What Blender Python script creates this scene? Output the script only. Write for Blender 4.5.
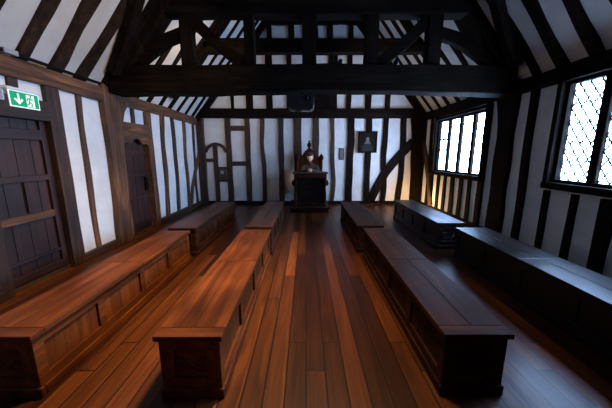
import bpy, bmesh, math, random
from mathutils import Vector, Matrix
D = bpy.data
for o in list(D.objects): D.objects.remove(o)
SC = bpy.context.scene
COL = SC.collection
R = math.radians

# ---------------------------------------------------------------- camera
H = 1.5
PITCH = math.atan(50/265.0)
cd = D.cameras.new('camera'); cam = D.objects.new('camera', cd); COL.objects.link(cam)
cam.location = (0, 0, H); cam.rotation_euler = (math.pi/2 - PITCH, 0, 0)
cd.sensor_width = 36; cd.lens = 265.0/612*36; cd.clip_start = .02; cd.clip_end = 200
SC.camera = cam
# ---------------------------------------------------------------- daylight
W = D.worlds.new('sky'); SC.world = W; W.use_nodes = True
bg = W.node_tree.nodes['Background']
bg.inputs[0].default_value = (.36, .58, 1.0, 1); bg.inputs[1].default_value = 52.0
SC.view_settings.view_transform = 'Standard'; SC.view_settings.look = 'None'
SC.view_settings.exposure = 0.0; SC.view_settings.gamma = 1

XL, XR, YN, YF = -3.17, 3.41, -2.6, 7.95
TAN = math.tan(R(51.5))
ZL, ZR = 2.50, 2.60
AX = ((ZR + TAN*XR) - (ZL - TAN*XL)) / (2*TAN); AZ = ZL + TAN*(AX-XL)
WIN = [  # y0, y1, z0, z1 openings in the right wall
    (5.12, 7.02, 1.07, 2.33), (1.75, 3.66, 1.12, 2.42)]

def light(name, typ, loc, energy, color, rot=(0, 0, 0), **k):
    l = D.lights.new(name, typ); l.energy = energy; l.color = color
    for a, b in k.items(): setattr(l, a, b)
    o = D.objects.new(name, l); COL.objects.link(o); o.location = loc; o.rotation_euler = rot
    return o
for (a, b, z0, z1) in WIN:
    p = light('window_daylight', 'AREA', (XR+.08, (a+b)/2, (z0+z1)/2), 1, (1, 1, 1), (0, R(90), 0),
              shape='RECTANGLE', size=z1-z0, size_y=b-a)
    p.data.cycles.is_portal = True
WARM = (1, .70, .42)
# unseen warm lights added overhead to brighten the benches, floor and left wall
light('overhead_fill', 'AREA', (.1, 2.5, 4.1), 68, WARM, (0, R(16), 0), shape='DISK', size=.4, spread=R(85))
wash = light('left_wall_fill', 'SPOT', (1.3, 1.6, 3.7), 430, WARM, spot_size=R(50), spot_blend=.9, shadow_soft_size=.12)
wash.rotation_euler = (Vector((XL, 4.2, 2.25))-wash.location).to_track_quat('-Z', 'Y').to_euler()
# ---------------------------------------------------------------- materials
def mat(name):
    m = D.materials.new(name); m.use_nodes = True
    nt = m.node_tree; b = nt.nodes['Principled BSDF']
    return m, nt, b
def N(nt, t, **k):
    n = nt.nodes.new(t)
    for a, v in k.items(): setattr(n, a, v)
    return n
def ramp(nt, stops):
    r = N(nt, 'ShaderNodeValToRGB'); e = r.color_ramp.elements
    while len(e) < len(stops): e.new(.5)
    for i, (p, c) in enumerate(stops):
        e[i].position = p; e[i].color = (*c, 1)
    return r
def coords(nt, scale, rand=True):
    tc = N(nt, 'ShaderNodeTexCoord'); mp = N(nt, 'ShaderNodeMapping')
    mp.inputs['Scale'].default_value = scale
    if rand:
        oi = N(nt, 'ShaderNodeObjectInfo'); ml = N(nt, 'ShaderNodeMath', operation='MULTIPLY'); ml.inputs[1].default_value = 37
        va = N(nt, 'ShaderNodeVectorMath', operation='ADD')
        nt.links.new(oi.outputs['Random'], ml.inputs[0])
        nt.links.new(tc.outputs['Object'], va.inputs[0]); nt.links.new(ml.outputs[0], va.inputs[1])
        nt.links.new(va.outputs[0], mp.inputs['Vector'])
    else:
        nt.links.new(tc.outputs['Object'], mp.inputs['Vector'])
    return mp
def wood(name, dark, mid, light_, axis, rough=.4, bump=.25, dens=14, spec=.5, coat=0):
    m, nt, b = mat(name)
    s = [dens]*3; s[axis] = dens*.07
    mp = coords(nt, s)
    n1 = N(nt, 'ShaderNodeTexNoise'); n1.inputs['Scale'].default_value = 1; n1.inputs['Detail'].default_value = 6
    n1.inputs['Roughness'].default_value = .65; n1.inputs['Distortion'].default_value = .9
    nt.links.new(mp.outputs[0], n1.inputs['Vector'])
    r = ramp(nt, [(.28, dark), (.5, mid), (.72, light_)])
    nt.links.new(n1.outputs[0], r.inputs[0])
    mp2 = coords(nt, [2.2]*3)
    n2 = N(nt, 'ShaderNodeTexNoise'); n2.inputs['Scale'].default_value = 1; n2.inputs['Detail'].default_value = 3
    nt.links.new(mp2.outputs[0], n2.inputs['Vector'])
    r2 = ramp(nt, [(.3, (.55, .5, .48)), (.65, (1.15, 1.12, 1.1))])
    nt.links.new(n2.outputs[0], r2.inputs[0])
    mx = N(nt, 'ShaderNodeMix', data_type='RGBA', blend_type='MULTIPLY'); mx.inputs[0].default_value = 1
    nt.links.new(r.outputs[0], mx.inputs[6]); nt.links.new(r2.outputs[0], mx.inputs[7])
    nt.links.new(mx.outputs[2], b.inputs['Base Color'])
    rr = N(nt, 'ShaderNodeMapRange'); rr.inputs[3].default_value = rough-.1; rr.inputs[4].default_value = rough+.18
    nt.links.new(n2.outputs[0], rr.inputs[0]); nt.links.new(rr.outputs[0], b.inputs['Roughness'])
    bp = N(nt, 'ShaderNodeBump'); bp.inputs['Strength'].default_value = bump; bp.inputs['Distance'].default_value = .01
    nt.links.new(n1.outputs[0], bp.inputs['Height']); nt.links.new(bp.outputs[0], b.inputs['Normal'])
    b.inputs['Specular IOR Level'].default_value = spec
    b.inputs['Coat Weight'].default_value = coat; b.inputs['Coat Roughness'].default_value = .25
    return m
def plain(name, c, rough=.5, metal=0, spec=.5, emit=0):
    m, nt, b = mat(name)
    b.inputs['Base Color'].default_value = (*c, 1); b.inputs['Roughness'].default_value = rough
    b.inputs['Metallic'].default_value = metal; b.inputs['Specular IOR Level'].default_value = spec
    if emit:
        b.inputs['Emission Color'].default_value = (*c, 1); b.inputs['Emission Strength'].default_value = emit
    mp = coords(nt, [30]*3); n = N(nt, 'ShaderNodeTexNoise'); n.inputs['Scale'].default_value = 1
    nt.links.new(mp.outputs[0], n.inputs['Vector'])
    bp = N(nt, 'ShaderNodeBump'); bp.inputs['Strength'].default_value = .06; bp.inputs['Distance'].default_value = .004
    nt.links.new(n.outputs[0], bp.inputs['Height']); nt.links.new(bp.outputs[0], b.inputs['Normal'])
    return m
def plaster(name, c):
    m, nt, b = mat(name)
    mp = coords(nt, [3]*3, False); n = N(nt, 'ShaderNodeTexNoise'); n.inputs['Scale'].default_value = 1; n.inputs['Detail'].default_value = 6
    nt.links.new(mp.outputs[0], n.inputs['Vector'])
    r = ramp(nt, [(.3, tuple(x*.86 for x in c)), (.65, c)])
    nt.links.new(n.outputs[0], r.inputs[0]); nt.links.new(r.outputs[0], b.inputs['Base Color'])
    b.inputs['Roughness'].default_value = .85; b.inputs['Specular IOR Level'].default_value = .15
    bp = N(nt, 'ShaderNodeBump'); bp.inputs['Strength'].default_value = .5; bp.inputs['Distance'].default_value = .03
    nt.links.new(n.outputs[0], bp.inputs['Height']); nt.links.new(bp.outputs[0], b.inputs['Normal'])
    return m
OLD = ((.016, .008, .005), (.048, .023, .013), (.11, .052, .026))
TAN_ = ((.022, .009, .004), (.11, .048, .020), (.29, .125, .052))
DRK = ((.004, .0028, .0022), (.010, .0065, .005), (.022, .014, .010))
AX3 = 'xyz'
M = {}
for i in range(3):
    M['old'+AX3[i]] = wood('weathered_oak_'+AX3[i], *OLD, i, .6, .5)
    M['tan'+AX3[i]] = wood('orange_oak_'+AX3[i], *TAN_, i, .65, .9)
    M['drk'+AX3[i]] = wood('blackened_oak_'+AX3[i], *DRK, i, .75, .5, spec=.05)
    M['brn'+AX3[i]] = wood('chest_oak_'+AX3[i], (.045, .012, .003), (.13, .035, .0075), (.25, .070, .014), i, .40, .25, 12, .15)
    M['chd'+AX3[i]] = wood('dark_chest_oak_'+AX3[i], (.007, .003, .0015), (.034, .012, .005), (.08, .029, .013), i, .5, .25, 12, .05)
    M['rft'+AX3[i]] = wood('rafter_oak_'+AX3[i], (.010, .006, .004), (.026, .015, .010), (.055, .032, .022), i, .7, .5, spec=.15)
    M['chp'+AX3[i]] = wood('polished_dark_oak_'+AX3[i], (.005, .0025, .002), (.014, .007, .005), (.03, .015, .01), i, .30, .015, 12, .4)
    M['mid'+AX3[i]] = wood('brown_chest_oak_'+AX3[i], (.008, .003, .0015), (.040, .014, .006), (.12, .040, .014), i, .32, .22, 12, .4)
    M['dor'+AX3[i]] = wood('door_oak_'+AX3[i], (.010, .0035, .0025), (.032, .011, .007), (.07, .023, .014), i, .5, .3, 12)
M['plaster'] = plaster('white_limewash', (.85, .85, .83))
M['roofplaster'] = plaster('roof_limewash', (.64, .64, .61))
M['iron'] = plain('black_iron', (.015, .015, .017), .45, .8)
M['black'] = plain('black_cloth', (.012, .011, .012), .85)
M['lead'] = plain('window_lead', (.05, .05, .055), .5, .6)
M['white'] = plain('white_enamel', (.8, .82, .82), .35)
M['grey'] = plain('grey_plastic', (.35, .37, .4), .4)
M['dkplastic'] = plain('black_plastic', (.015, .015, .017), .25)
M['green'] = plain('sign_green', (.0, .38, .13), .35, emit=.35)
M['signwhite'] = plain('sign_white', (.85, .9, .87), .35, emit=.5)
M['skin'] = plain('skin', (.72, .42, .30), .5)
M['beard'] = plain('grey_hair', (.35, .30, .26), .8)
M['paper'] = plain('cream_paper', (.72, .66, .52), .7)
M['cloth'] = plain('brown_black_gown', (.025, .017, .015), .9)
M['cuff'] = plain('white_linen', (.7, .68, .64), .8)
M['canvas'] = plain('dark_varnished_canvas', (.012, .010, .008), .9, spec=.1)
M['painted_skin'] = plain('painted_ochre', (.17, .12, .07), .5)
M['painted_ruff'] = plain('painted_grey', (.10, .095, .08), .5)
M['lamp'] = plain('lamp_glow', (1, .78, .5), .4, emit=14)
g, nt, b = mat('leaded_glass'); M['glass'] = g
tr = N(nt, 'ShaderNodeBsdfTransparent'); gl = N(nt, 'ShaderNodeBsdfGlossy'); gl.inputs['Roughness'].default_value = .05
mx = N(nt, 'ShaderNodeMixShader'); mx.inputs[0].default_value = .06
nt.links.new(tr.outputs[0], mx.inputs[1]); nt.links.new(gl.outputs[0], mx.inputs[2])
nt.links.new(mx.outputs[0], nt.nodes['Material Output'].inputs[0])

def floor_mat():
    m, nt, b = mat('oak_floorboards')
    tc = N(nt, 'ShaderNodeTexCoord')
    sp = N(nt, 'ShaderNodeSeparateXYZ'); cb = N(nt, 'ShaderNodeCombineXYZ')
    nt.links.new(tc.outputs['Object'], sp.inputs[0])
    nt.links.new(sp.outputs[1], cb.inputs[0]); nt.links.new(sp.outputs[0], cb.inputs[1])
    # small wander of the joints
    nz = N(nt, 'ShaderNodeTexNoise'); nz.inputs['Scale'].default_value = .8
    nt.links.new(tc.outputs['Object'], nz.inputs['Vector'])
    br = N(nt, 'ShaderNodeTexBrick'); br.offset = .37; br.offset_frequency = 2; br.squash = 1.35; br.squash_frequency = 3
    br.inputs['Scale'].default_value = 1; br.inputs['Brick Width'].default_value = 1.9; br.inputs['Row Height'].default_value = .135
    br.inputs['Mortar Size'].default_value = .0055; br.inputs['Mortar Smooth'].default_value = .3; br.inputs['Bias'].default_value = 0
    br.inputs['Color1'].default_value = (0, 0, 0, 1); br.inputs['Color2'].default_value = (1, 1, 1, 1); br.inputs['Mortar'].default_value = (.5, .5, .5, 1)
    nt.links.new(cb.outputs[0], br.inputs['Vector'])
    mp = N(nt, 'ShaderNodeMapping'); mp.inputs['Scale'].default_value = (16, 1.1, 1)
    off = N(nt, 'ShaderNodeVectorMath', operation='ADD')
    sc = N(nt, 'ShaderNodeVectorMath', operation='SCALE'); sc.inputs['Scale'].default_value = 23
    nt.links.new(br.outputs['Color'], sc.inputs[0]); nt.links.new(tc.outputs['Object'], mp.inputs[0])
    nt.links.new(mp.outputs[0], off.inputs[0]); nt.links.new(sc.outputs[0], off.inputs[1])
    n1 = N(nt, 'ShaderNodeTexNoise'); n1.inputs['Scale'].default_value = 1; n1.inputs['Detail'].default_value = 6
    n1.inputs['Distortion'].default_value = 1.0; n1.inputs['Roughness'].default_value = .6
    nt.links.new(off.outputs[0], n1.inputs['Vector'])
    r = ramp(nt, [(.28, (.04, .011, .003)), (.52, (.10, .029, .006)), (.78, (.19, .056, .012))])
    nt.links.new(n1.outputs[0], r.inputs[0])
    tint = ramp(nt, [(0, (.30, .28, .28)), (.5, (.85, .82, .82)), (.85, (1.15, 1.12, 1.1)), (1, (2.1, 2.0, 1.8))])
    nt.links.new(br.outputs['Color'], tint.inputs[0])
    mx = N(nt, 'ShaderNodeMix', data_type='RGBA', blend_type='MULTIPLY'); mx.inputs[0].default_value = 1
    nt.links.new(r.outputs[0], mx.inputs[6]); nt.links.new(tint.outputs[0], mx.inputs[7])
    mj = N(nt, 'ShaderNodeMix', data_type='RGBA'); mj.inputs[7].default_value = (.006, .003, .002, 1)
    nt.links.new(br.outputs['Fac'], mj.inputs[0]); nt.links.new(mx.outputs[2], mj.inputs[6])
    nt.links.new(mj.outputs[2], b.inputs['Base Color'])
    mr = N(nt, 'ShaderNodeMapRange'); mr.inputs[3].default_value = .22; mr.inputs[4].default_value = .5
    nt.links.new(nz.outputs[0], mr.inputs[0]); nt.links.new(mr.outputs[0], b.inputs['Roughness']); b.inputs['Specular IOR Level'].default_value = .3
    sub = N(nt, 'ShaderNodeMath', operation='SUBTRACT')
    nt.links.new(n1.outputs[0], sub.inputs[0]); nt.links.new(br.outputs['Fac'], sub.inputs[1])
    bp = N(nt, 'ShaderNodeBump'); bp.inputs['Strength'].default_value = .22; bp.inputs['Distance'].default_value = .008
    nt.links.new(sub.outputs[0], bp.inputs['Height']); nt.links.new(bp.outputs[0], b.inputs['Normal'])
    return m
M['floor'] = floor_mat()

# ---------------------------------------------------------------- mesh helpers
class MB:
    def __init__(s): s.bm = bmesh.new()
    def box(s, x0, x1, y0, y1, z0, z1):
        vs = [s.bm.verts.new((x, y, z)) for x in (x0, x1) for y in (y0, y1) for z in (z0, z1)]
        for f in ((0, 1, 3, 2), (4, 6, 7, 5), (0, 4, 5, 1), (2, 3, 7, 6), (0, 2, 6, 4), (1, 5, 7, 3)):
            s.bm.faces.new([vs[i] for i in f])
        return s
    def rings(s, rings, cap=True):
        rv = [[s.bm.verts.new(p) for p in r] for r in rings]
        n = len(rv[0])
        for a, b in zip(rv, rv[1:]):
            for i in range(n): s.bm.faces.new((a[i], a[(i+1) % n], b[(i+1) % n], b[i]))
        if cap:
            s.bm.faces.new(rv[0][::-1]); s.bm.faces.new(rv[-1])
        return s
    def beam(s, pts, w, n, t0, t1, amp=0, seed=0, wamp=0):
        """timber following pts: width w (or list) across, from t0 to t1 along normal n"""
        rnd = random.Random(seed); n = Vector(n).normalized(); pts = [Vector(p) for p in pts]
        ws = w if isinstance(w, (list, tuple)) else [w]*len(pts)
        L = sum((b-a).length for a, b in zip(pts, pts[1:]))
        k = max(2, int(L/(.22 if len(pts) < 4 or L > 1.7 else .05))); P = []; Wd = []
        cum = [0]
        for a, b in zip(pts, pts[1:]): cum.append(cum[-1]+(b-a).length)
        if len(pts) == 2: k = k if amp or wamp else 1
        for i in range(k+1):
            d = L*i/k; j = 0
            while j < len(pts)-2 and d > cum[j+1]: j += 1
            f = (d-cum[j])/(cum[j+1]-cum[j])
            P.append(pts[j].lerp(pts[j+1], f)); Wd.append(ws[j]*(1-f)+ws[j+1]*f)
        ph = [rnd.uniform(0, 6.28) for _ in range(4)]; fr = [rnd.uniform(.6, 1.3), rnd.uniform(1.8, 3.2)]
        rg = []
        for i, p in enumerate(P):
            tg = (P[min(i+1, k)]-P[max(i-1, 0)]).normalized(); sd = n.cross(tg).normalized()
            u = L*i/k
            o = amp*(math.sin(u*fr[0]*2.2+ph[0])*.7+math.sin(u*fr[1]*2+ph[1])*.3)
            ww = Wd[i]*.5*(1+wamp*math.sin(u*fr[1]*2.4+ph[2]))
            w2 = Wd[i]*.5*(1+wamp*math.sin(u*fr[1]*2.1+ph[3]))
            c = p+sd*o
            rg.append([c-sd*ww+n*t0, c+sd*w2+n*t0, c+sd*w2+n*t1, c-sd*ww+n*t1])
        return s.rings(rg)
    def tube(s, pts, r, seg=8):
        pts = [Vector(p) for p in pts]; rs = r if isinstance(r, (list, tuple)) else [r]*len(pts); rg = []
        up = Vector((0, 0, 1))
        for i, p in enumerate(pts):
            t = (pts[min(i+1, len(pts)-1)]-pts[max(i-1, 0)]).normalized()
            a = t.cross(up if abs(t.z) < .9 else Vector((1, 0, 0))).normalized(); b = t.cross(a)
            rg.append([p+(a*math.cos(q)+b*math.sin(q))*rs[i] for q in [2*math.pi*j/seg for j in range(seg)]])
        return s.rings(rg)
    def lathe(s, prof, c=(0, 0, 0), seg=16):
        return s.rings([[(c[0]+r*math.cos(2*math.pi*j/seg), c[1]+r*math.sin(2*math.pi*j/seg), c[2]+z) for j in range(seg)] for r, z in prof])
    def prism(s, poly, n, t):
        """flat polygon (3D points) given thickness t along n"""
        n = Vector(n)*t
        a = [s.bm.verts.new(p) for p in poly]; b = [s.bm.verts.new(Vector(p)+n) for p in poly]
        s.bm.faces.new(a[::-1]); s.bm.faces.new(b)
        for i in range(len(a)): j = (i+1) % len(a); s.bm.faces.new((a[i], a[j], b[j], b[i]))
        return s
    def ball(s, c, r, seg=14):
        r = r if isinstance(r, (list, tuple)) else (r,)*3
        m = Matrix.Translation(c) @ Matrix.Diagonal((*r, 1))
        bmesh.ops.create_uvsphere(s.bm, u_segments=seg, v_segments=seg//2+2, radius=1, matrix=m); return s
    def build(s, name, m, parent=None, bevel=0, smooth=False, loc=None):
        bmesh.ops.recalc_face_normals(s.bm, faces=s.bm.faces)
        me = D.meshes.new(name); s.bm.to_mesh(me); s.bm.free()
        me.materials.append(M[m] if isinstance(m, str) else m)
        if smooth:
            for p in me.polygons: p.use_smooth = True
        o = D.objects.new(name, me); COL.objects.link(o)
        if parent: o.parent = parent
        if loc: o.location = loc
        if bevel:
            bv = o.modifiers.new('bevel', 'BEVEL'); bv.width = bevel; bv.segments = 2; bv.limit_method = 'ANGLE'; bv.angle_limit = R(40)
        return o
def empty(name, loc=(0, 0, 0), rz=0):
    o = D.objects.new(name, None); COL.objects.link(o); o.location = loc; o.rotation_euler = (0, 0, rz); o.empty_display_size = .1
    return o
def thing(o, label, cat, group=None):
    o['label'] = label; o['category'] = cat
    if group: o['group'] = group
    return o
def structure(o, label=None):
    o['kind'] = 'structure'
    if label: o['label'] = label
    return o

# ================================================================ SHELL
structure(MB().box(XL-.2, XR+.2, YN-.2, YF+.2, -.12, 0).build('floor', 'floor'), 'glossy orange-brown oak floorboards running away from the viewer')

# ---- left wall
wl = structure(empty('wall_left'), 'white limewashed wall with orange-brown oak studs and two doors')
# openings for doors: door_1 y 2.62..3.40 ; door_2 y 4.78..5.42
mb = MB()
D1 = (2.62, 3.36, 1.90); D2 = (4.64, 5.38, 1.82)
for a, b, z0, z1 in ((YN, D1[0]-.03, 0, 2.6), (D1[0]-.03, D1[1]+.03, D1[2]+.03, 2.6), (D1[1]+.03, D2[0]-.03, 0, 2.6), (D2[0]-.03, D2[1]+.03, D2[2]+.03, 2.6), (D2[1]+.03, YF+.1, 0, 2.6)):
    mb.box(XL-.16, XL, a, b, z0, z1)
mb.build('plaster_infill', 'plaster', wl)
NL = (1, 0, 0)
def lstud(y0, z0, y1, z1, w, m='oldz', t=.035, seed=0, amp=.015, parent=wl, name='stud', wamp=.12):
    return MB().beam([(XL, y0, z0), (XL, y1, z1)], w, NL, -.02, t, amp, seed, wamp).build(name, m, parent, .006)
# wall plate
MB().beam([(XL, YN, 2.40), (XL, 4.42, 2.40)], .20, NL, -.16, .085, .006, 3, .04).build('wall_plate', 'tany', wl, .01)
MB().beam([(XL, 4.75, 2.42), (XL, YF, 2.42)], .20, NL, -.16, .06, .01, 5, .05).build('wall_plate', 'tany', wl, .01)
# sill beam at the foot
MB().beam([(XL, YN, .05), (XL, D1[0]-.1, .05)], .11, NL, -.02, .07, .004, 7).build('sill_beam', 'oldy', wl, .006)
MB().beam([(XL, D1[1]+.12, .05), (XL, D2[0]-.1, .05)], .11, NL, -.02, .07, .004, 8).build('sill_beam', 'oldy', wl, .006)
MB().beam([(XL, D2[1]+.14, .06), (XL, YF, .06)], .13, NL, -.02, .08, .004, 9).build('sill_beam', 'oldy', wl, .006)
for i, (a, b, w, m) in enumerate([(-2.2, -2.2, .14, 'oldz'), (-1.6, -1.6, .14, 'oldz'), (-1., -1., .14, 'oldz'), (-.4, -.4, .14, 'oldz'), (.2, .2, .14, 'oldz'),
                                  (.8, .8, .14, 'oldz'), (1.4, 1.4, .14, 'oldz'), (2.0, 2.0, .14, 'oldz')]):
    lstud(a, .1, b, 2.32, w, m, seed=i)
lstud(3.86, .1, 3.88, 2.32, .085, 'tanz', .03, 31, .03)
for i, (yt, yb, w) in enumerate([(6.05, 5.92, .14), (6.51, 6.46, .13), (7.10, 7.03, .13), (7.63, 7.60, .10)]):
    lstud(yb, .1, yt, 2.34, w, 'tanz' if i % 2 == 0 else 'oldz', .035, 40+i, .03)
MB().beam([(XL, 8.0, 1.60), (XL, 7.6, 1.05), (XL, 7.28, .55), (XL, 7.14, .1)], .12, NL, .0, .05, .0, 4, .05).build('brace', 'tanz', wl, .006)
# short stud and upper panels over door 1 / door 2
lstud(3.03, 2.02, 3.03, 2.32, .10, 'oldz', .035, 61, 0)
lstud(5.03, 2.0, 5.03, 2.34, .08, 'tanz', .035, 62, 0)
# the great post that carries the truss (jowled head)
MB().beam([(XL, 4.37, 0), (XL, 4.39, .6), (XL, 4.43, 1.3), (XL, 4.44, 1.9), (XL, 4.47, 2.15), (XL, 4.57, 2.47)], [.28, .28, .31, .34, .40, .64], NL, -.05, .10, .010, 71, .06).build('main_post', 'tanz', wl, .02)

def door(idx, y0, y1, z1, fw, head_m, jamb_m, label, arch=False):
    d = structure(empty('door_%d' % idx, (XL, y0, 0)), label)
    w = y1-y0
    # frame: jambs and lintel (local: y along wall, x out)
    for yy in (-fw/2, w+fw/2):
        MB().beam([(0, yy, 0), (0, yy, z1 if yy < 0 else 2.31)], fw, NL, -.1, .06, .006, idx+int(yy*10), .05).build('jamb', jamb_m, d, .008)
    MB().beam([(0, -fw, z1+.10), (0, w+.02, z1+(.12 if arch else .10))], .23, NL, -.1, .065, .004, idx, .03).build('lintel', head_m, d, .008)
    # planks
    mb = MB(); n = 4
    for k in range(n):
        a = k*w/n+.004; b = (k+1)*w/n-.004
        mb.box(-.10, -.055, a, b, .02, z1)
    mb.box(-.13, -.10, -.03, w+.03, 0, z1+.03)
    mb.build('plank_leaf', 'dorz', d)
    MB().box(-.075, -.0, 0, w, -.0, .04).build('threshold', 'oldy', d, .004)
    return d, w
d1, w1 = door(1, *D1, .18, 'oldy', 'oldz', 'wide dark oak plank door under the green exit sign')
for z, h in ((.10, .10), (.29, .035), (.77, .085), (1.22, .07), (1.72, .12)):
    MB().box(-.056, -.022, .0, w1, z-h/2, z+h/2).build('rail', 'tany' if z == .77 else 'dory', d1, .006)
MB().box(-.056, -.018, w1-.07, w1, .04, 1.95).build('stile', 'dorz', d1, .006)
MB().box(-.056, -.018, 0, .07, .04, 1.95).build('stile', 'dorz', d1, .006)
MB().box(-.05, -.03, .38, .40, .83, 1.18).build('muntin', 'dorz', d1, .004)
d2, w2 = door(2, *D2, .17, 'tany', 'tanz', 'narrow dark plank door with ogee-carved head beside the great post', True)
# ogee head board
poly = [(0, 0, 1.84), (0, 0, 1.70)]
for k in range(0, 25):
    t = k/24; q = abs(t-.5)*2
    z = 1.66+.11*(1-q)**1.4+.02*math.sin(q*math.pi*3)
    poly.append((0, t*w2, z))
poly += [(0, w2, 1.84)]
MB().prism(poly, (1, 0, 0), .06).build('carved_head', 'tany', d2, .003)
for z, h in ((1.52, .07), (1.12, .06), (.68, .04), (.17, .05)):
    MB().box(-.056, -.03, 0, w2, z-h/2, z+h/2).build('rail', 'oldy' if z == .68 else 'dory', d2, .004)
mb = MB(); mb.tube([(-.02, w2-.09, 1.0), (.0, w2-.09, .98), (.015, w2-.09, .92), (0, w2-.09, .85), (-.02, w2-.09, .82)], .008)
mb.box(-.05, -.02, w2-.12, w2-.06, .78, 1.06); mb.build('latch', 'iron', d2)

# ---- far wall
wf = structure(empty('wall_far'), 'far gable wall of white panels between dark oak studs')
mb = MB()
mb.prism([(XL-.16, YF, 0), (XR+.16, YF, 0), (XR+.16, YF, 2.6), (XR, YF, ZR+.1), (AX, YF, AZ+.1), (XL, YF, ZL+.1), (XL-.16, YF, 2.5)], (0, 1, 0), .16).build('plaster_infill', 'plaster', wf)
NF = (0, -1, 0)
def fbeam(pts, w, m='oldz', t=.05, seed=0, amp=.0, name='stud', wamp=.08, par=None):
    return MB().beam([(x, YF, z) for x, z in pts], w, NF, -.02, t, amp, seed, wamp).build(name, m, par or wf, .006)
fbeam([(XL, 2.635), (XR, 2.635)], .26, 'drkx', .12, 1, .006, 'tie_beam', .02)
fbeam([(XL, .055), (XR, .055)], .09, 'drkx', .05, 2, 0, 'sill_beam')
fbeam([(-3.05, 0), (-3.05, 2.5)], .2, 'oldz', .10, 3, .005, 'corner_post')
fbeam([(3.27, 0), (3.24, 1.6), (3.22, 2.5)], [.26, .30, .40], 'drkz', .10, 4, .0, 'corner_post')
ST = [(-2.26, .16, 0), (-1.70, .155, 0), (-1.255, .12, .035), (-.725, .155, 0), (-.24, .22, 0), (.29, .18, 0), (.79, .11, .04),
      (1.295, .20, .015), (1.82, .17, .0), (2.31, .15, .035), (2.79, .16, .03)]
for i, (x, w, amp) in enumerate(ST):
    fbeam([(x, .09), (x+(.05 if x in (2.79,) else 0), 2.51)], w, 'drkz' if x > 1 else 'oldz', .05, 11+i*3, amp)
# arched detail in the first bay
arch = [(-2.95, 1.55), (-2.88, 1.68), (-2.76, 1.76), (-2.64, 1.79), (-2.50, 1.76), (-2.40, 1.68), (-2.34, 1.55)]
fbeam(arch, .09, 'oldx', .045, 5, 0, 'arched_brace', 0)
fbeam([(-2.66, 1.76), (-2.66, .09)], .13, 'oldz', .045, 6, .006)
fbeam([(-2.95, 1.32), (-2.70, 1.32)], .10, 'oldx', .04, 7, 0, 'rail', 0)
fbeam([(-2.60, 1.09), (-2.34, 1.09)], .07, 'oldx', .05, 8, 0, 'rail', 0)
fbeam([(-2.60, .72), (-2.34, .72)], .07, 'oldx', .05, 8, 0, 'rail', 0)
fbeam([(-2.18, 2.23), (-1.77, 2.23)], .14, 'oldx', .045, 9, 0, 'rail', 0)
fbeam([(-2.18, 1.22), (-1.77, 1.22)], .13, 'oldx', .045, 10, 0, 'rail', 0)
# great curved brace on the right
fbeam([(1.95, .1), (2.12, .5), (2.36, .95), (2.7, 1.40), (3.12, 1.86)], .24, 'drkz', .065, 12, 0, 'brace', .03)
# gable studs and collars
for i, (x, w) in enumerate([(-1.61, .2), (-1.04, .19), (.83, .1), (1.21, .14), (1.765, .17), (2.32, .14), (-2.09, .08)]):
    zt = min(ZL+TAN*(x-XL), ZR+TAN*(XR-x))
    fbeam([(x, 2.77), (x, min(zt, 4.2))], w, 'drkz', .05, 30+i)
fbeam([(-.47, 2.77), (-.47, 4.2)], .14, 'drkz', .05, 44); fbeam([(.70, 2.77), (.70, 4.2)], .14, 'drkz', .05, 45)
fbeam([(-1.9, 4.35), (2.2, 4.35)], .32, 'drkx', .1, 50, 0, 'collar')
for x, w in ((-.4, .16), (.12, .40), (.645, .17), (-1.0, .13), (1.22, .13)):
    fbeam([(x, 4.5), (x, 4.95)], w, 'drkz', .05, 51)
fbeam([(-1.3, 5.1), (1.6, 5.1)], .35, 'drkx', .08, 52, 0, 'collar')
for sx in (-1, 1):   # verge rafters
    x0, z0 = (XL, ZL+.0) if sx < 0 else (XR, ZR+.0)
    fbeam([(x0, z0), (AX, AZ)], .30, 'drkz', .1, 53, 0, 'verge_rafter', .03)
# boarded hatch in the gable (dark)
hb = MB()
for k in range(7): hb.box(-.40+k*.15, -.40+k*.15+.144, YF-.04, YF+.01, 2.77, 3.6)
hb.build('boarded_panel', 'drkz', wf, .004)

# ---- right wall
wr = structure(empty('wall_right'), 'shaded white wall with dark studs and leaded windows')
mb = MB(); ys = [YN]+[v for w in sorted(WIN) for v in w[:2]]+[YF+.1]
for a, b in zip(ys[::2], ys[1::2]): mb.box(XR, XR+.06, a, b, 0, 2.7)
for (a, b, z0, z1) in WIN:
    mb.box(XR, XR+.06, a, b, 0, z0); mb.box(XR, XR+.06, a, b, z1, 2.7)
mb.build('plaster_infill', 'plaster', wr)
NR = (-1, 0, 0)
def rbeam(pts, w, m='drkz', t=.05, seed=0, amp=0, name='stud', wamp=.08):
    return MB().beam([(XR, y, z) for y, z in pts], w, NR, -.02, t, amp, seed, wamp).build(name, m, wr, .006)
rbeam([(YN, 2.53), (YF, 2.53)], .20, 'drky', .09, 1, .006, 'wall_plate', .03)
rbeam([(YN, .06), (YF, .06)], .12, 'drky', .06, 2, 0, 'sill_beam', .03)
for i, (a, b, w) in enumerate([(7.78, 7.78, .1), (7.36, 7.36, .12), (7.13, 7.13, .12)]):
    rbeam([(a, .12), (b, 2.44)], w, 'drkz', .05, 60+i, .008)
for i, (y, w) in enumerate([(6.80, .14), (6.48, .12), (6.14, .15), (5.80, .13), (5.49, .12), (3.71, .10), (3.31, .10)]):
    rbeam([(y, .12), (y, 1.0)], w, 'drkz', .025, 70+i, .008)
for i, (y, w) in enumerate([(5.12, .14), (4.13, .12)]):
    rbeam([(y, .12), (y+.02, 2.44)], w, 'drkz', .05, 80+i, .008)
for i, y in enumerate([2.91, 2.5, 2.1, 1.7]): rbeam([(y, .12), (y, 1.0)], .15, 'drkz', .05, 90+i, .008)
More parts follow.
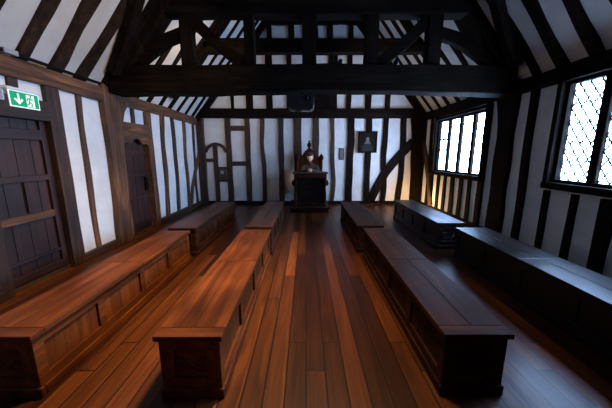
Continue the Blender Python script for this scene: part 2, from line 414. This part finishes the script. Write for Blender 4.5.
for i, y in enumerate([1.5, 1.0, .5, -2.3]): rbeam([(y, .12), (y, 2.44)], .15, 'drkz', .05, 95+i, .008)
for i, y in enumerate([-.1, -.6, -1.1, -1.6]): rbeam([(y, .12), (y, 1.0)], .15, 'drkz', .05, 99+i, .008)
rbeam([(4.62, 0), (4.62, 1.8), (4.64, 2.2), (4.66, 2.45)], [.34, .34, .38, .46], 'drkz', .07, 105, .006, 'main_post')
rbeam([(7.86, 1.86), (7.55, 1.35), (7.28, .75), (7.08, .12)], .17, 'oldz', .06, 106, 0, 'brace', .03)

def window(idx, y0, y1, z0, z1, n, kind, label):
    w = structure(empty('window_%d' % idx, (XR, y0, z0)), label)
    L = y1-y0; h = z1-z0
    mb = MB(); t = .07
    mb.box(-.09, .065, -t, 0, -t-.02, h+t); mb.box(-.09, .065, L, L+t, -t-.02, h+t)
    mb.box(-.09, .065, 0, L, h, h+t)
    mb.build('window_frame', 'drkz', w, .008)
    MB().box(-.105, .065, -t, L+t, -.09, -.0).build('window_sill', 'drky', w, .008)
    mb = MB()
    mb.box(-.02, .06, 0, .045, 0, h); mb.box(-.02, .06, L-.045, L, 0, h); mb.box(-.02, .06, .045, L-.045, h-.045, h); mb.box(-.02, .06, .045, L-.045, 0, .04)
    mb.build('inner_frame', 'drkz', w, .005)
    cw = L/n
    for k in range(1, n):
        MB().box(.0, .06, k*cw-.05, k*cw+.05, 0, h).build('mullion', 'drkz', w, .01)
    for k in range(n):
        a = k*cw+(.05 if k else .045); b = (k+1)*cw-(.05 if k < n-1 else .045); zb, zt = .04, h-.045
        g = MB().box(.044, .048, a, b, zb, zt).build('glass_pane', 'glass', w)
        lb = MB(); r = .0075
        def strip(p, q, rr=r):
            lb.beam([(.046, p[0], p[1]), (.046, q[0], q[1])], rr*2, (1, 0, 0), -.006, .006)
        if kind == 'diamond':
            sx, sz = (b-a)/3.0, .185
            # diagonal leads clipped to the pane
            for sgn in (1, -1):
                m_ = sgn*sz/sx
                for c in [i*sz for i in range(-6, int((zt-zb)/sz)+7)]:
                    # z = zb + c + m_*(y-a)
                    pts = []
                    for y in (a, b):
                        z = zb+c+m_*(y-a)
                        if zb <= z <= zt: pts.append((y, z))
                    for z in (zb, zt):
                        y = a+(z-zb-c)/m_
                        if a < y < b: pts.append((y, z))
                    if len(pts) >= 2 and (Vector(pts[0])-Vector(pts[1])).length > .02: strip(pts[0], pts[1])
            for q in range(1, 5): strip((a, zb+(zt-zb)*q/5), (b, zb+(zt-zb)*q/5), .008)
        else:
            nx, nz = 3, 8
            for q in range(1, nx): strip((a+(b-a)*q/nx, zb), (a+(b-a)*q/nx, zt), .008)
            for q in range(1, nz): strip((a, zb+(zt-zb)*q/nz), (b, zb+(zt-zb)*q/nz), .008)
        lb.build('leading', 'lead', g)
        if kind == 'square' and k == n-1:   # opening casement
            mb = MB()
            for zz in (.42*h, .62*h): mb.box(.02, .04, a, b, zz-.022, zz+.022)
            mb.box(.02, .04, a, a+.02, zb, zt); mb.box(.02, .04, b-.02, b, zb, zt)
            mb.build('casement_bar', 'iron', w)
    return w
window(1, *WIN[0], 4, 'square', 'far four-light leaded window on the right wall')
window(2, *WIN[1], 4, 'diamond', 'near window with diamond leaded panes on the right wall')

# ---- near wall (behind the photographer)
structure(MB().prism([(XL-.16, YN, 0), (XR+.16, YN, 0), (XR+.16, YN, 2.6), (AX, YN, AZ+.1), (XL-.16, YN, 2.5)], (0, -1, 0), .16).build('wall_near', 'dorz'))

# ---- roof
rf = structure(empty('ceiling'), 'steep open roof of dark rafters over white plaster')
def roofpt(side, s, y):   # s = distance up the slope in x
    return (XL+s, y, ZL+TAN*s) if side < 0 else (XR-s, y, ZR+TAN*s)
nl = Vector((TAN, 0, -1)).normalized(); nr = Vector((-TAN, 0, -1)).normalized()
SL = AX-XL; SR = XR-AX
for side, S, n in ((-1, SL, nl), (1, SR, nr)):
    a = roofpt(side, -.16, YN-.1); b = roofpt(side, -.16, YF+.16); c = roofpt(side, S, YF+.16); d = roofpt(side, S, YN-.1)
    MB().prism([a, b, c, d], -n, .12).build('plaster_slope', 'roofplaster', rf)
    k = 0; y = 3.12-.41*14 if side < 0 else 3.31-.41*14
    while y < YF-.1:
        if y > YN+.1:
            w = random.Random(k*7+side).uniform(.12, .16) if y < 4.5 else random.Random(k*7+side).uniform(.11, .14)
            MB().beam([roofpt(side, 0, y), roofpt(side, S-.02, y)], w, n, -.02, .045 if y < 4.5 else .025, .03, k*5+side, .12).build('rafter', 'rftz' if side < 0 and y < 4.1 else 'drkz', rf, .008)
        y += .41; k += 1
MB().box(AX-.06, AX+.06, YN, YF, AZ-.32, AZ-.06).build('ridge_beam', 'drky', rf, .01)
# ================================================================ ROOF TRUSSES
def truss_main(yc):
    t = empty('roof_truss', (0, yc, 2.43))
    thing(t, 'great dark oak truss with tie beam and five upright posts spanning the room in front', 'roof truss')
    z0 = -2.43
    def P(x, z): return (x, 0, z+z0)
    n = (0, -1, 0)
    MB().beam([P(XL+.12, 2.63), P(-1.5, 2.64), P(0, 2.67), P(1.5, 2.65), P(XR-.16, 2.63)], [.40, .40, .38, .38, .42], n, -.17, .17, .004, 8, .025).build('tie_beam', 'drkx', t, .02)
    for x, w in ((-1.83, .19), (-.87, .15), (.05, .22), (1.01, .19), (1.97, .21)):
        MB().beam([P(x, 2.82), P(x, 3.58)], w, n, -.09, .09, .004, int(x*10), .04).build('queen_post', 'drkz', t, .012)
    MB().beam([P(-2.25, 3.73), P(2.6, 3.73)], .34, n, -.12, .12, .004, 21, .02).build('collar_beam', 'drkx', t, .015)
    for sgn in (-1, 1):
        x0, zz = (XL, ZL) if sgn < 0 else (XR, ZR)
        q = [(x0-sgn*.24, zz+TAN*.24-.13), (x0-sgn*(abs(AX-x0)-.05), AZ-.20)]
        MB().beam([P(*q[0]), P(*q[1])], .17, n, -.14, .14, .01, 22, .04).build('principal_rafter', 'drkz', t, .015)
    # braces
    for pts, w in (([(-1.75, 3.52), (-1.35, 3.16), (-.96, 2.86)], .17), ([(1.87, 3.52), (1.5, 3.16), (1.08, 2.86)], .17),
                   ([(-1.92, 3.32), (-2.2, 3.22), (-2.62, 2.92)], .17), ([(2.07, 3.32), (2.4, 3.24), (2.86, 2.92)], .17)):
        MB().beam([P(*p) for p in pts], w, n, -.06, .06, 0, 1, .03).build('brace', 'drkx', t, .01)
    MB().box(-.86, -.52, -.176, -.168, .08, .24).build('oak_patch', 'drkx', t)
    return t
truss_main(4.52)
def truss_far(yc):
    t = empty('collar_truss', (0, yc, 3.6))
    thing(t, 'plain dark collar beam truss beyond the great tie beam truss', 'roof truss')
    n = (0, -1, 0); z0 = -3.6
    MB().beam([(-2.15, 0, .13), (2.45, 0, .13)], .27, n, -.1, .1, .004, 31, .02).build('collar_beam', 'drkx', t, .012)
    for sgn in (-1, 1):
        x0, zz = (XL, ZL) if sgn < 0 else (XR, ZR)
        MB().beam([(x0-sgn*.24, 0, zz+TAN*.24-.09+z0), (x0-sgn*(abs(AX-x0)-.05), 0, AZ-.15+z0)], .10, n, -.1, .1, .01, 32, .04).build('principal_rafter', 'drkz', t, .012)
truss_far(6.13)
# wind braces of the roof slopes (curved, rising towards the viewer)
for side, n in ((-1, nl), (1, nr)):
    pts = [Vector(roofpt(side, s, y))+Vector(n)*.10 for s, y in ((.2, 4.27), (.38, 4.2), (.6, 4.10), (.82, 3.97), (1.1, 3.78), (1.4, 3.52))]
    MB().beam(pts, .14, n, -.06, .06, 0, 3, .04).build('wind_brace', 'drkz', rf, .01)

# ================================================================ CHEST BENCHES
def chest(x0, x1, y0, y1, h, m, label, seam=.5, scroll=True):
    L = y1-y0; w = x1-x0
    t = thing(empty('chest_bench', ((x0+x1)/2, y0, 0)), label, 'bench', 'oak chest benches in four rows')
    hw = w/2-.02; zt = h-.035
    npan = 4
    # frame: plinth, corner posts, rails
    fr = MB()
    st = .07
    for sx in (-1, 1):
        xa, xb = sorted((sx*hw, sx*(hw-.028)))
        fr.box(xa, xb, .02, L-.02, zt-.065, zt); fr.box(xa, xb, .02, L-.02, .07, .135)
        for k in range(npan+1):
            c = .02+(L-.04)*k/npan
            a = c-st/2 if 0 < k < npan else (c if k == 0 else c-st)
            fr.box(xa, xb, a, a+st, .135, zt-.065)
    for yy in (.02, L-.048):
        fr.box(-hw+.028, hw-.028, yy, yy+.028, zt-.065, zt); fr.box(-hw+.028, hw-.028, yy, yy+.028, .07, .135)
        fr.box(-hw+.028, -hw+.085, yy, yy+.028, .135, zt-.065); fr.box(hw-.085, hw-.028, yy, yy+.028, .135, zt-.065)
    fr.build('frame', m+'y', t, .004)
    pl = MB()
    e = .012
    pl.box(-hw-e, hw+e, .02-e, .04, 0, .07); pl.box(-hw-e, hw+e, L-.04, L-.02+e, 0, .07)
    pl.box(-hw-e, -hw+.03, .04, L-.04, 0, .07); pl.box(hw-.03, hw+e, .04, L-.04, 0, .07)
    pl.build('plinth', m+'y', t, .008)
    for sx in (-1, 1):
        xa, xb = sorted((sx*(hw-.018), sx*(hw-.027)))
        for k in range(npan):
            a = .02+(L-.04)*k/npan+st/2; b = .02+(L-.04)*(k+1)/npan-st/2
            if k == 0: a += st/2
            if k == npan-1: b -= st/2
            p = MB(); p.box(xa, xb, a, b, .135, zt-.065)
            p.build('side_panel', m+'z', t, .004)
    for yy, sg in ((.034, -1), (L-.046, 1)):
        e_ = MB().box(-hw+.085, hw-.085, yy, yy+.012, .135, zt-.065).build('end_panel', m+'x', t, .003)
        if scroll:
            s = MB(); yv = yy-.003 if sg < 0 else yy+.015
            zc = (.135+zt-.065)/2
            for sx in (-1, 1):
                c1 = []
                for q in range(26):
                    a = -math.pi*.9+q/25*math.pi*2.7; r = .050-.0015*q
                    c1.append((sx*(.068+r*math.cos(a)), yv, zc+.010+r*math.sin(a)*.9))
                s.tube(c1, .0055, 5)
                s.tube([(sx*.09, yv, zc-.058), (sx*.05, yv, zc-.062), (sx*.02, yv, zc-.05), (0, yv, zc-.03)], .005, 5)
            s.build('carving', m+'x', e_)
    # lids
    ym = L*seam
    for a, b in ((0, ym-.003), (ym+.003, L)):
        lid = MB(); k = 2
        for i in range(k):
            xa = -w/2+i*w/k; lid.box(xa+(.0015 if i else 0), xa+w/k-(.0 if i == k-1 else .0015), a+(.09 if a == 0 else 0), b-(.09 if b == L else 0), zt, h)
        l = lid.build('lid', m+'y', t, .004)
        for q in ([(0, .088)] if a == 0 else [(L-.088, L)]):
            MB().box(-w/2, w/2, *q, zt, h).build('cleat', m+'x', l, .004)
    return t
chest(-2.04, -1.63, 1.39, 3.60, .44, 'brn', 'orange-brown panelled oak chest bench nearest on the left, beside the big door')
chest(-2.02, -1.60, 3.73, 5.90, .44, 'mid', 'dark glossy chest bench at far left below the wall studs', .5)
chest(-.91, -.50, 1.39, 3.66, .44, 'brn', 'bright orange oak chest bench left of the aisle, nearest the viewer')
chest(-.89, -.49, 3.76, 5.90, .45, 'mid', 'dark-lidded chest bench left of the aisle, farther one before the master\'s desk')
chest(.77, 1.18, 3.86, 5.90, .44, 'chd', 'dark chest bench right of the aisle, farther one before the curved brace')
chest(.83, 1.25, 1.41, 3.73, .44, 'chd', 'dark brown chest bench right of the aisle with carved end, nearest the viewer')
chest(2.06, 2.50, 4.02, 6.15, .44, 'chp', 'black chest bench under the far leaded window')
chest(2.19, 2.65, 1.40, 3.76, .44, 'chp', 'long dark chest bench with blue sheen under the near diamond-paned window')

# ================================================================ MASTER'S DESK
pf = thing(empty('dais', (.08, 7.15, 0)), 'low dark wooden platform under the desk and throne at the far wall', 'platform')
MB().box(-.50, .51, -.45, .70, 0, .12).build('base', 'chdx', pf, .005)
MB().box(-.53, .54, -.48, .71, .12, .15).build('top', 'chdx', pf, .006)
def zprof(h, r=.032):
    return [(r*1.2, 0), (r*1.2, .05), (r*.8, .07), (r*.6, .11), (r*1.1, .2), (r*1.15, .3), (r*.8, .42), (r*.55, .5), (r*1.0, .56), (r*.9, h-.14), (r*1.2, h-.12), (r*1.2, h)]
dk = thing(empty('writing_desk', (.11, 6.98, .15)), 'tall dark oak master\'s desk with turned corner legs on the dais', 'desk')
for sx in (-1, 1):
    for sy in (-.14, .16):
        MB().lathe(zprof(.74), (sx*.385, sy, 0)).build('leg', 'chdz', dk, smooth=True)
MB().box(-.42, .42, -.175, .195, .74, .85).build('apron', 'chdx', dk, .006)
MB().box(-.36, .36, -.12, .18, .03, .74).build('panelled_case', 'drkx', dk, .006)
MB().box(-.455, .455, -.215, .235, .85, .885).build('desk_top', 'oldx', dk, .006)
MB().box(-.41, .41, -.16, -.12, .04, .08).build('foot_rail', 'chdx', dk, .005)
for sx in (-1, 1):   # carved brackets on the sides
    b_ = MB(); b_.lathe([(.012, -.07), (.04, -.04), (.05, 0), (.035, .05), (.012, .08)], (sx*.44, -.05, .60), 10); b_.build('carved_boss', 'chdz', dk, smooth=True)

# ================================================================ THRONE
ch = thing(empty('throne_chair', (.09, 7.56, .15)), 'high-backed carved dark throne with finial behind the desk', 'chair')
for sx in (-1, 1):
    MB().lathe([(.035, 0), (.035, .3), (.028, .35), (.04, .45), (.04, .6), (.032, .7), (.042, .8), (.042, 1.12), (.03, 1.15), (.062, 1.20), (.072, 1.25), (.058, 1.30), (.02, 1.34), (.006, 1.36)], (sx*.345, .12, 0)).build('back_post', 'chdz', ch, smooth=True)
    MB().lathe([(.032, 0), (.032, .08), (.022, .12), (.036, .22), (.022, .33), (.032, .4), (.024, .5), (.036, .6), (.03, .66)], (sx*.33, -.26, 0)).build('leg', 'chdz', ch, smooth=True)
    MB().beam([(sx*.335, .10, .68), (sx*.335, -.15, .70), (sx*.335, -.30, .67), (sx*.335, -.36, .64)], .06, (sx, 0, 0), -.035, .035, 0, 1).build('armrest', 'chdy', ch, .008)
MB().box(-.34, .34, -.28, .12, .38, .43).build('seat', 'chdx', ch, .008)
MB().box(-.31, .31, -.27, -.24, .28, .38).build('seat_rail', 'chdx', ch, .005)
MB().box(-.31, .31, .10, .135, .40, 1.16).build('back_panel', 'chdz', ch, .006)
crest = [(-.33, .10, 1.14), (.33, .10, 1.14)]
outl = [(.33, 1.24), (.30, 1.22), (.27, 1.25), (.24, 1.31), (.19, 1.32), (.16, 1.37), (.12, 1.43), (.08, 1.46), (.06, 1.49), (.035, 1.51)]
poly = [(-.33, .10, 1.14), (.33, .10, 1.14)]+[(x, .10, z) for x, z in outl]+[(-x, .10, z) for x, z in outl[::-1]]
MB().prism(poly, (0, 1, 0), .045).build('crest', 'chdx', ch, .006)
f_ = MB(); f_.lathe([(.02, 1.49), (.03, 1.52), (.05, 1.56), (.062, 1.60), (.05, 1.64), (.02, 1.67), (.03, 1.69), (.012, 1.73)], (0, .12, 0), 12)
f_.build('finial', 'chdz', ch, smooth=True)
for sx in (-1, 1):
    s = MB(); s.tube([(sx*(.12+.05*math.cos(a)*(1-q/20)), .095, 1.27+.05*math.sin(a)*(1-q/20)) for q in range(14) for a in [q*.5]], .009, 5)
    s.build('carved_scroll', 'chdx', ch)

# ================================================================ PERSON
def skin_mesh(name, verts, edges, radii, m, parent, sub=2, root=0):
    me = D.meshes.new(name); me.from_pydata(verts, edges, []); me.materials.append(M[m])
    o = D.objects.new(name, me); COL.objects.link(o)
    if parent: o.parent = parent
    sk = o.modifiers.new('skin', 'SKIN'); sk.use_smooth_shade = True
    for i, r in enumerate(radii):
        v = me.skin_vertices[0].data[i]; v.radius = r if isinstance(r, tuple) else (r, r); v.use_root = (i == root)
    sb = o.modifiers.new('sub', 'SUBSURF'); sb.levels = sub; sb.render_levels = sub
    return o
pp = thing(empty('person', (.11, 7.43, .15)), 'person in dark gown and flat cap sitting at the master\'s desk with hands clasped', 'person')
# body (local; seat top .43; head leans forward)
V = [(0, .02, .52), (0, .01, .72), (0, -.02, .90), (0, -.06, 1.02),        # pelvis, waist, chest, upper chest
     (0, -.09, 1.09), (0, -.115, 1.15),                                    # neck
     (.17, -.07, .995), (.25, -.20, .86), (.10, -.375, .925), (.045, -.40, .93),         # right arm (elbow on desk)
     (-.17, -.07, .995), (-.25, -.20, .86), (-.10, -.375, .925), (-.045, -.40, .93),
     (.10, 0, .50), (.13, -.17, .50), (.13, -.19, .28), (.13, -.20, .06), (.13, -.235, .035),
     (-.10, 0, .50), (-.13, -.17, .50), (-.13, -.19, .28), (-.13, -.20, .06), (-.13, -.235, .035)]
E_ = [(0, 1), (1, 2), (2, 3), (3, 4), (4, 5), (3, 6), (6, 7), (7, 8), (8, 9), (3, 10), (10, 11), (11, 12), (12, 13),
      (0, 14), (14, 15), (15, 16), (16, 17), (17, 18), (0, 19), (19, 20), (20, 21), (21, 22), (22, 23)]
Rr = [(.15, .12), (.14, .11), (.16, .12), (.12, .09), (.05, .05), (.047, .047), (.075, .075), (.06, .06), (.04, .04), (.028, .024),
      (.075, .075), (.06, .06), (.04, .04), (.028, .024), (.09, .09), (.08, .08), (.06, .06), (.04, .04), (.035, .03),
      (.09, .09), (.08, .08), (.06, .06), (.04, .04), (.035, .03)]
skin_mesh('gowned_body', V, E_, Rr, 'cloth', pp, 2)
# head
hd = MB(); hc = Vector((0, -.145, 1.255))
bmesh.ops.create_uvsphere(hd.bm, u_segments=28, v_segments=20, radius=1)
for v in hd.bm.verts:
    x, y, z = v.co
    jaw = max(0, -z)
    sx = .077*(1-.30*jaw**1.5); sy = .095*(1-.18*jaw)
    px, py, pz = x*sx, y*sy, z*.118
    if y < -.2:
        fz = pz
        if abs(px) < .018 and -.03 < fz < .02: py -= .020*(1-abs(px)/.018)*(1-abs(fz+.012)/.035 if abs(fz+.012) < .035 else 0)   # nose
        for ex in (-.03, .03):
            d = math.hypot(px-ex, fz-.018)
            if d < .02: py += .009*(1-d/.02)
        if fz < -.08: py -= .010
    v.co = (px, py, pz)
rot = Matrix.Rotation(R(18), 4, 'X') @ Matrix.Rotation(R(-12), 4, 'Z')
bmesh.ops.transform(hd.bm, matrix=Matrix.Translation(hc) @ rot, verts=hd.bm.verts)
hd.build('head', 'skin', pp, smooth=True)
def hp(x, y, z): return Matrix.Translation(hc) @ rot @ Vector((x, y, z))
for sx in (-1, 1):
    e = MB(); e.ball(hp(sx*.077, .005, -.002), (.010, .018, .028), 10); e.build('ear', 'skin', pp, smooth=True)
    e = MB(); e.ball(hp(sx*.03, -.078, .018), (.012, .008, .007), 10); e.build('eye', 'iron', pp, smooth=True)
MB().beam([hp(-.022, -.086, -.052), hp(.022, -.086, -.052)], .008, (0, -1, 0), -.004, .004).build('mouth', plain('lips', (.35, .1, .08)), pp)
# beard / collar / cap
c = MB(); c.rings([[hp(math.cos(a)*r*.9, math.sin(a)*r*1.12+.01, z) for a in [2*math.pi*j/20 for j in range(20)]] for r, z in ((.080, .066), (.086, .074), (.086, .086), (.094, .090), (.100, .104), (.092, .122), (.065, .136), (.02, .14))])
c.build('flat_cap', 'black', pp, smooth=True)
h_ = MB(); h_.rings([[hp(math.cos(a)*r*.98, math.sin(a)*r*1.1+.018, z) for a in [math.pi*(-.12+1.24*j/16) for j in range(17)]] + [hp(0, .02, z)] for r, z in ((.074, -.05), (.083, -.01), (.086, .03), (.085, .06))])
h_.build('hair', 'beard', pp, smooth=True)
k_ = MB(); k_.rings([[(math.cos(a)*r, math.sin(a)*r-.105, z) for a in [2*math.pi*j/20 for j in range(20)]] for r, z in ((.075, 1.07), (.085, 1.085), (.078, 1.105), (.06, 1.11))])
k_.build('collar', 'cloth', pp, smooth=True)
# hands: palm and five fingers each, clasped
for sx in (-1, 1):
    vs = [(sx*.055, -.395, .925), (sx*.03, -.415, .93), (sx*.015, -.435, .932)]; ed = [(0, 1), (1, 2)]; rd = [(.024, .018), (.030, .017), (.026, .015)]
    for k, ln in enumerate((.050, .056, .052, .042)):
        b0 = len(vs); z = .952-.018*k
        vs += [(sx*.012, -.448+.004*k, z), (-sx*.018, -.462+.004*k+(sx*.004), z-.006), (-sx*.034, -.448+.004*k, z-.012), (-sx*(.038), -.43, z-.014)]
        ed += [(2, b0), (b0, b0+1), (b0+1, b0+2), (b0+2, b0+3)]; rd += [.0085, .008, .0075, .0065]
    b0 = len(vs); vs += [(sx*.028, -.425, .955), (sx*.010, -.43, .970), (-sx*.008, -.435, .973)]
    ed += [(1, b0), (b0, b0+1), (b0+1, b0+2)]; rd += [.011, .009, .0075]
    skin_mesh('hand', vs, ed, rd, 'skin', pp, 1)
    cf = MB(); cf.tube([(sx*.125, -.355, .918), (sx*.07, -.39, .924), (sx*.055, -.40, .925)], [.043, .036, .034], 10); cf.build('sleeve_cuff', 'cloth', pp, smooth=True)

# ================================================================ WALL ITEMS
pt = thing(empty('framed_portrait', (1.785, YF-.055, 1.84)), 'small square dark framed portrait of a bearded sitter hung on a far wall stud', 'painting')
w_, h__ = .275, .305
mb = MB()
for x0, x1, z0, z1 in ((-w_, w_, h__-.04, h__), (-w_, w_, -h__, -h__+.04), (-w_, -w_+.04, -h__+.04, h__-.04), (w_-.04, w_, -h__+.04, h__-.04)): mb.box(x0, x1, -.035, 0, z0, z1)
mb.build('picture_frame', 'drkx', pt, .006)
cv = MB().box(-w_+.04, w_-.04, -.015, -.002, -h__+.04, h__-.04).build('canvas', 'canvas', pt)
def ell(cx, cz, rx, rz, y, n=20): return [(cx+rx*math.cos(2*math.pi*i/n), y, cz+rz*math.sin(2*math.pi*i/n)) for i in range(n)]
MB().prism(ell(0, .075, .048, .065, -.015), (0, -1, 0), .003).build('painted_face', 'painted_skin', cv)
MB().prism([(-.10, -.015, -.05), (.10, -.015, -.05), (.06, -.015, .01), (.0, -.015, .03), (-.06, -.015, .01)], (0, -1, 0), .002).build('painted_collar', 'painted_ruff', cv)
MB().prism([(-.17, -.015, -.26), (.17, -.015, -.26), (.15, -.015, -.12), (.08, -.015, -.05), (-.08, -.015, -.05), (-.15, -.015, -.12)], (0, -1, 0), .0015).build('painted_coat', 'black', cv)
nb = thing(empty('notice_board', (1.045, YF, 1.50)), 'narrow dark notice tablet on white plaster left of the portrait', 'sign')
MB().box(-.075, .075, -.02, .0, -.17, .17).build('frame', 'drkx', nb, .004)
MB().box(-.06, .06, -.024, -.02, -.155, .155).build('panel', plain('dull_slate', (.13, .12, .10), .5), nb)
ab = thing(empty('alarm_box', (-2.47, YF-.045, .905)), 'small dark grey box fixed in the timber bay at the far left', 'wall box')
MB().box(-.11, .11, -.05, .0, -.15, .15).build('casing', plain('dark_casing', (.05, .045, .04), .4), ab, .008)
MB().box(-.045, .045, -.056, -.05, .02, .11).build('cover_plate', 'grey', ab, .003)

# exit sign on the left wall
ex = thing(empty('exit_sign', (XL+.075, 2.915, 2.08)), 'green emergency exit sign with down arrow and running man over the big left door', 'sign')
MB().box(-.055, .02, -.02, .34, .085, .115).build('sign_bracket', 'white', ex, .005)
MB().box(-.004, .004, .0, .32, -.085, .085).build('sign_plate', 'signwhite', ex, .002)
gp = MB().box(.004, .006, .012, .175, -.072, .075).build('arrow_panel', 'green', ex)
# arrow
A = [(.093, -.055), (.045, -.005), (.058, .010), (.083, -.014), (.083, .058), (.103, .058), (.103, -.014), (.128, .010), (.141, -.005)]
MB().prism([(.006, y, z) for y, z in A], (1, 0, 0), .002).build('down_arrow', 'signwhite', gp)
gq = MB().box(.004, .006, .265, .308, -.072, .075).build('green_margin', 'green', ex)
# doorway with running man
mb = MB(); mb.box(.004, .006, .178, .262, .060, .075); mb.box(.004, .006, .178, .262, -.072, -.066); mb.build('doorway_outline', 'green', ex)
mn = MB()
mn.prism([(.006, .225+.011*math.cos(a), .047+.011*math.sin(a)) for a in [2*math.pi*i/12 for i in range(12)]], (1, 0, 0), .002)
for p in ([(.218, .032), (.205, -.012)], [(.205, -.012), (.232, -.030), (.225, -.060)], [(.205, -.012), (.192, -.045), (.170, -.050)], [(.217, .028), (.240, .010), (.252, .020)], [(.215, .028), (.190, .020), (.182, .000)]):
    mn.beam([(.006, *q) for q in p], .012, (1, 0, 0), 0, .002)
mn.build('running_figure', 'green', ex)
lb = thing(empty('emergency_light', (XL+.03, 2.66, 2.10)), 'white emergency light box at the left edge beside the exit sign', 'light fixture')
MB().box(-.03, .045, -.18, .22, -.055, .06).build('housing', 'white', lb, .012)
MB().box(.045, .052, -.16, .20, -.045, .05).build('diffuser', 'grey', lb, .003)
cb_ = thing(empty('cable_trunking', (XL+.112, 1.2, 2.53)), 'dark cable trunking with a pale clip running along the left wall plate', 'cable')
MB().tube([(0, -2, .0), (0, 0, .0), (0, 1.5, .004), (0, 2.4, .0), (0, 3.0, .0)], .020, 8).build('conduit', 'iron', cb_, smooth=True)
MB().box(-.03, .03, 1.70, 1.84, -.02, .03).build('clip', 'grey', cb_, .005)

# projector under the great tie beam
pj = thing(empty('projector', (-.07, 4.44, 2.435)), 'black rounded casing with shiny glassy end slung below the great tie beam', 'projector')
def rr(x0, x1, z0, z1, r, y):
    o = []
    for cx, cz, a0 in ((x1-r, z1-r, 0), (x0+r, z1-r, 90), (x0+r, z0+r, 180), (x1-r, z0+r, 270)):
        for i in range(6): a = R(a0+i*18); o.append((cx+r*math.cos(a), y, cz+r*math.sin(a)))
    return o
MB().prism(rr(-.215, .20, -.255, -.03, .07, -.14), (0, 1, 0), .28).build('casing', 'dkplastic', pj, .012, True)
MB().prism(rr(-.19, .19, -.245, -.16, .04, -.15), (0, 1, 0), .012).build('lower_grille', 'dkplastic', pj, .003)
MB().box(-.02, .02, -.03, .03, -.04, .02).build('hanger', 'iron', pj)
ln = MB(); ln.rings([[(.12+.04*math.cos(a)*q, -.14-y, -.10+.04*math.sin(a)*q) for a in [2*math.pi*j/16 for j in range(16)]] for q, y in ((1, 0), (1, .02), (.8, .024), (.7, .015))])
ln.build('lens', 'iron', pj, smooth=True)

# small spotlights standing on the great tie beam
def spot(x, y, z, tgt, label, energy):
    s = thing(empty('spotlight', (x, y, z)), label, 'spotlight', 'small black spotlights on the great tie beam')
    d = (Vector(tgt)-Vector((x, y, z+.12))).normalized()
    MB().lathe([(.035, 0), (.035, .012), (.008, .015), (.008, .10)], (0, 0, 0), 12).build('stand', 'iron', s)
    c = Vector((0, 0, .12))
    MB().tube([c-d*.07, c-d*.05, c+d*.05, c+d*.06], [.02, .036, .042, .044], 14).build('lamp_housing', 'iron', s, smooth=True)
    MB().tube([c+d*.060, c+d*.0605], [.038, .038], 14).build('lamp_face', 'lamp', s)
    l = light('spot_lamp', 'SPOT', c+d*.09, energy, WARM, spot_size=R(110), spot_blend=.9, shadow_soft_size=.04)
    l.rotation_euler = d.to_track_quat('-Z', 'Y').to_euler(); l.parent = s
    return s
spot(-1.12, 4.62, 2.83, (-2.9, 7.0, 3.3), 'small black spotlight on the tie beam beside the second post from the left', 90)
spot(1.45, 4.62, 2.83, (1.8, 7.9, 2.6), 'small black spotlight on the tie beam between the two right-hand posts', 60)
spot(.55, 4.66, 2.83, (.11, 7.2, 1.3), 'small black spotlight on the tie beam right of the middle post, aimed at the desk', 150)
for o in D.lights:
    if o.type == 'SPOT' and abs(o.energy-150) < .1: o.spot_size = R(15); o.spot_blend = .6
# warm uplighter in the right far corner
ul = thing(empty('floor_uplighter', (3.0, 7.05, 0)), 'small floor uplighter glowing warm in the far right corner behind the bench', 'lamp')
MB().lathe([(.06, 0), (.06, .015), (.02, .02), (.02, .04), (.045, .06), (.055, .11)], (0, 0, 0), 16).build('lamp_base', 'iron', ul, smooth=True)
MB().lathe([(.050, .105), (.050, .112)], (0, 0, 0), 16).build('lamp_face', 'lamp', ul)
light('uplighter_lamp', 'POINT', (0, 0, .17), 32, (1, .62, .28), shadow_soft_size=.05).parent = ul
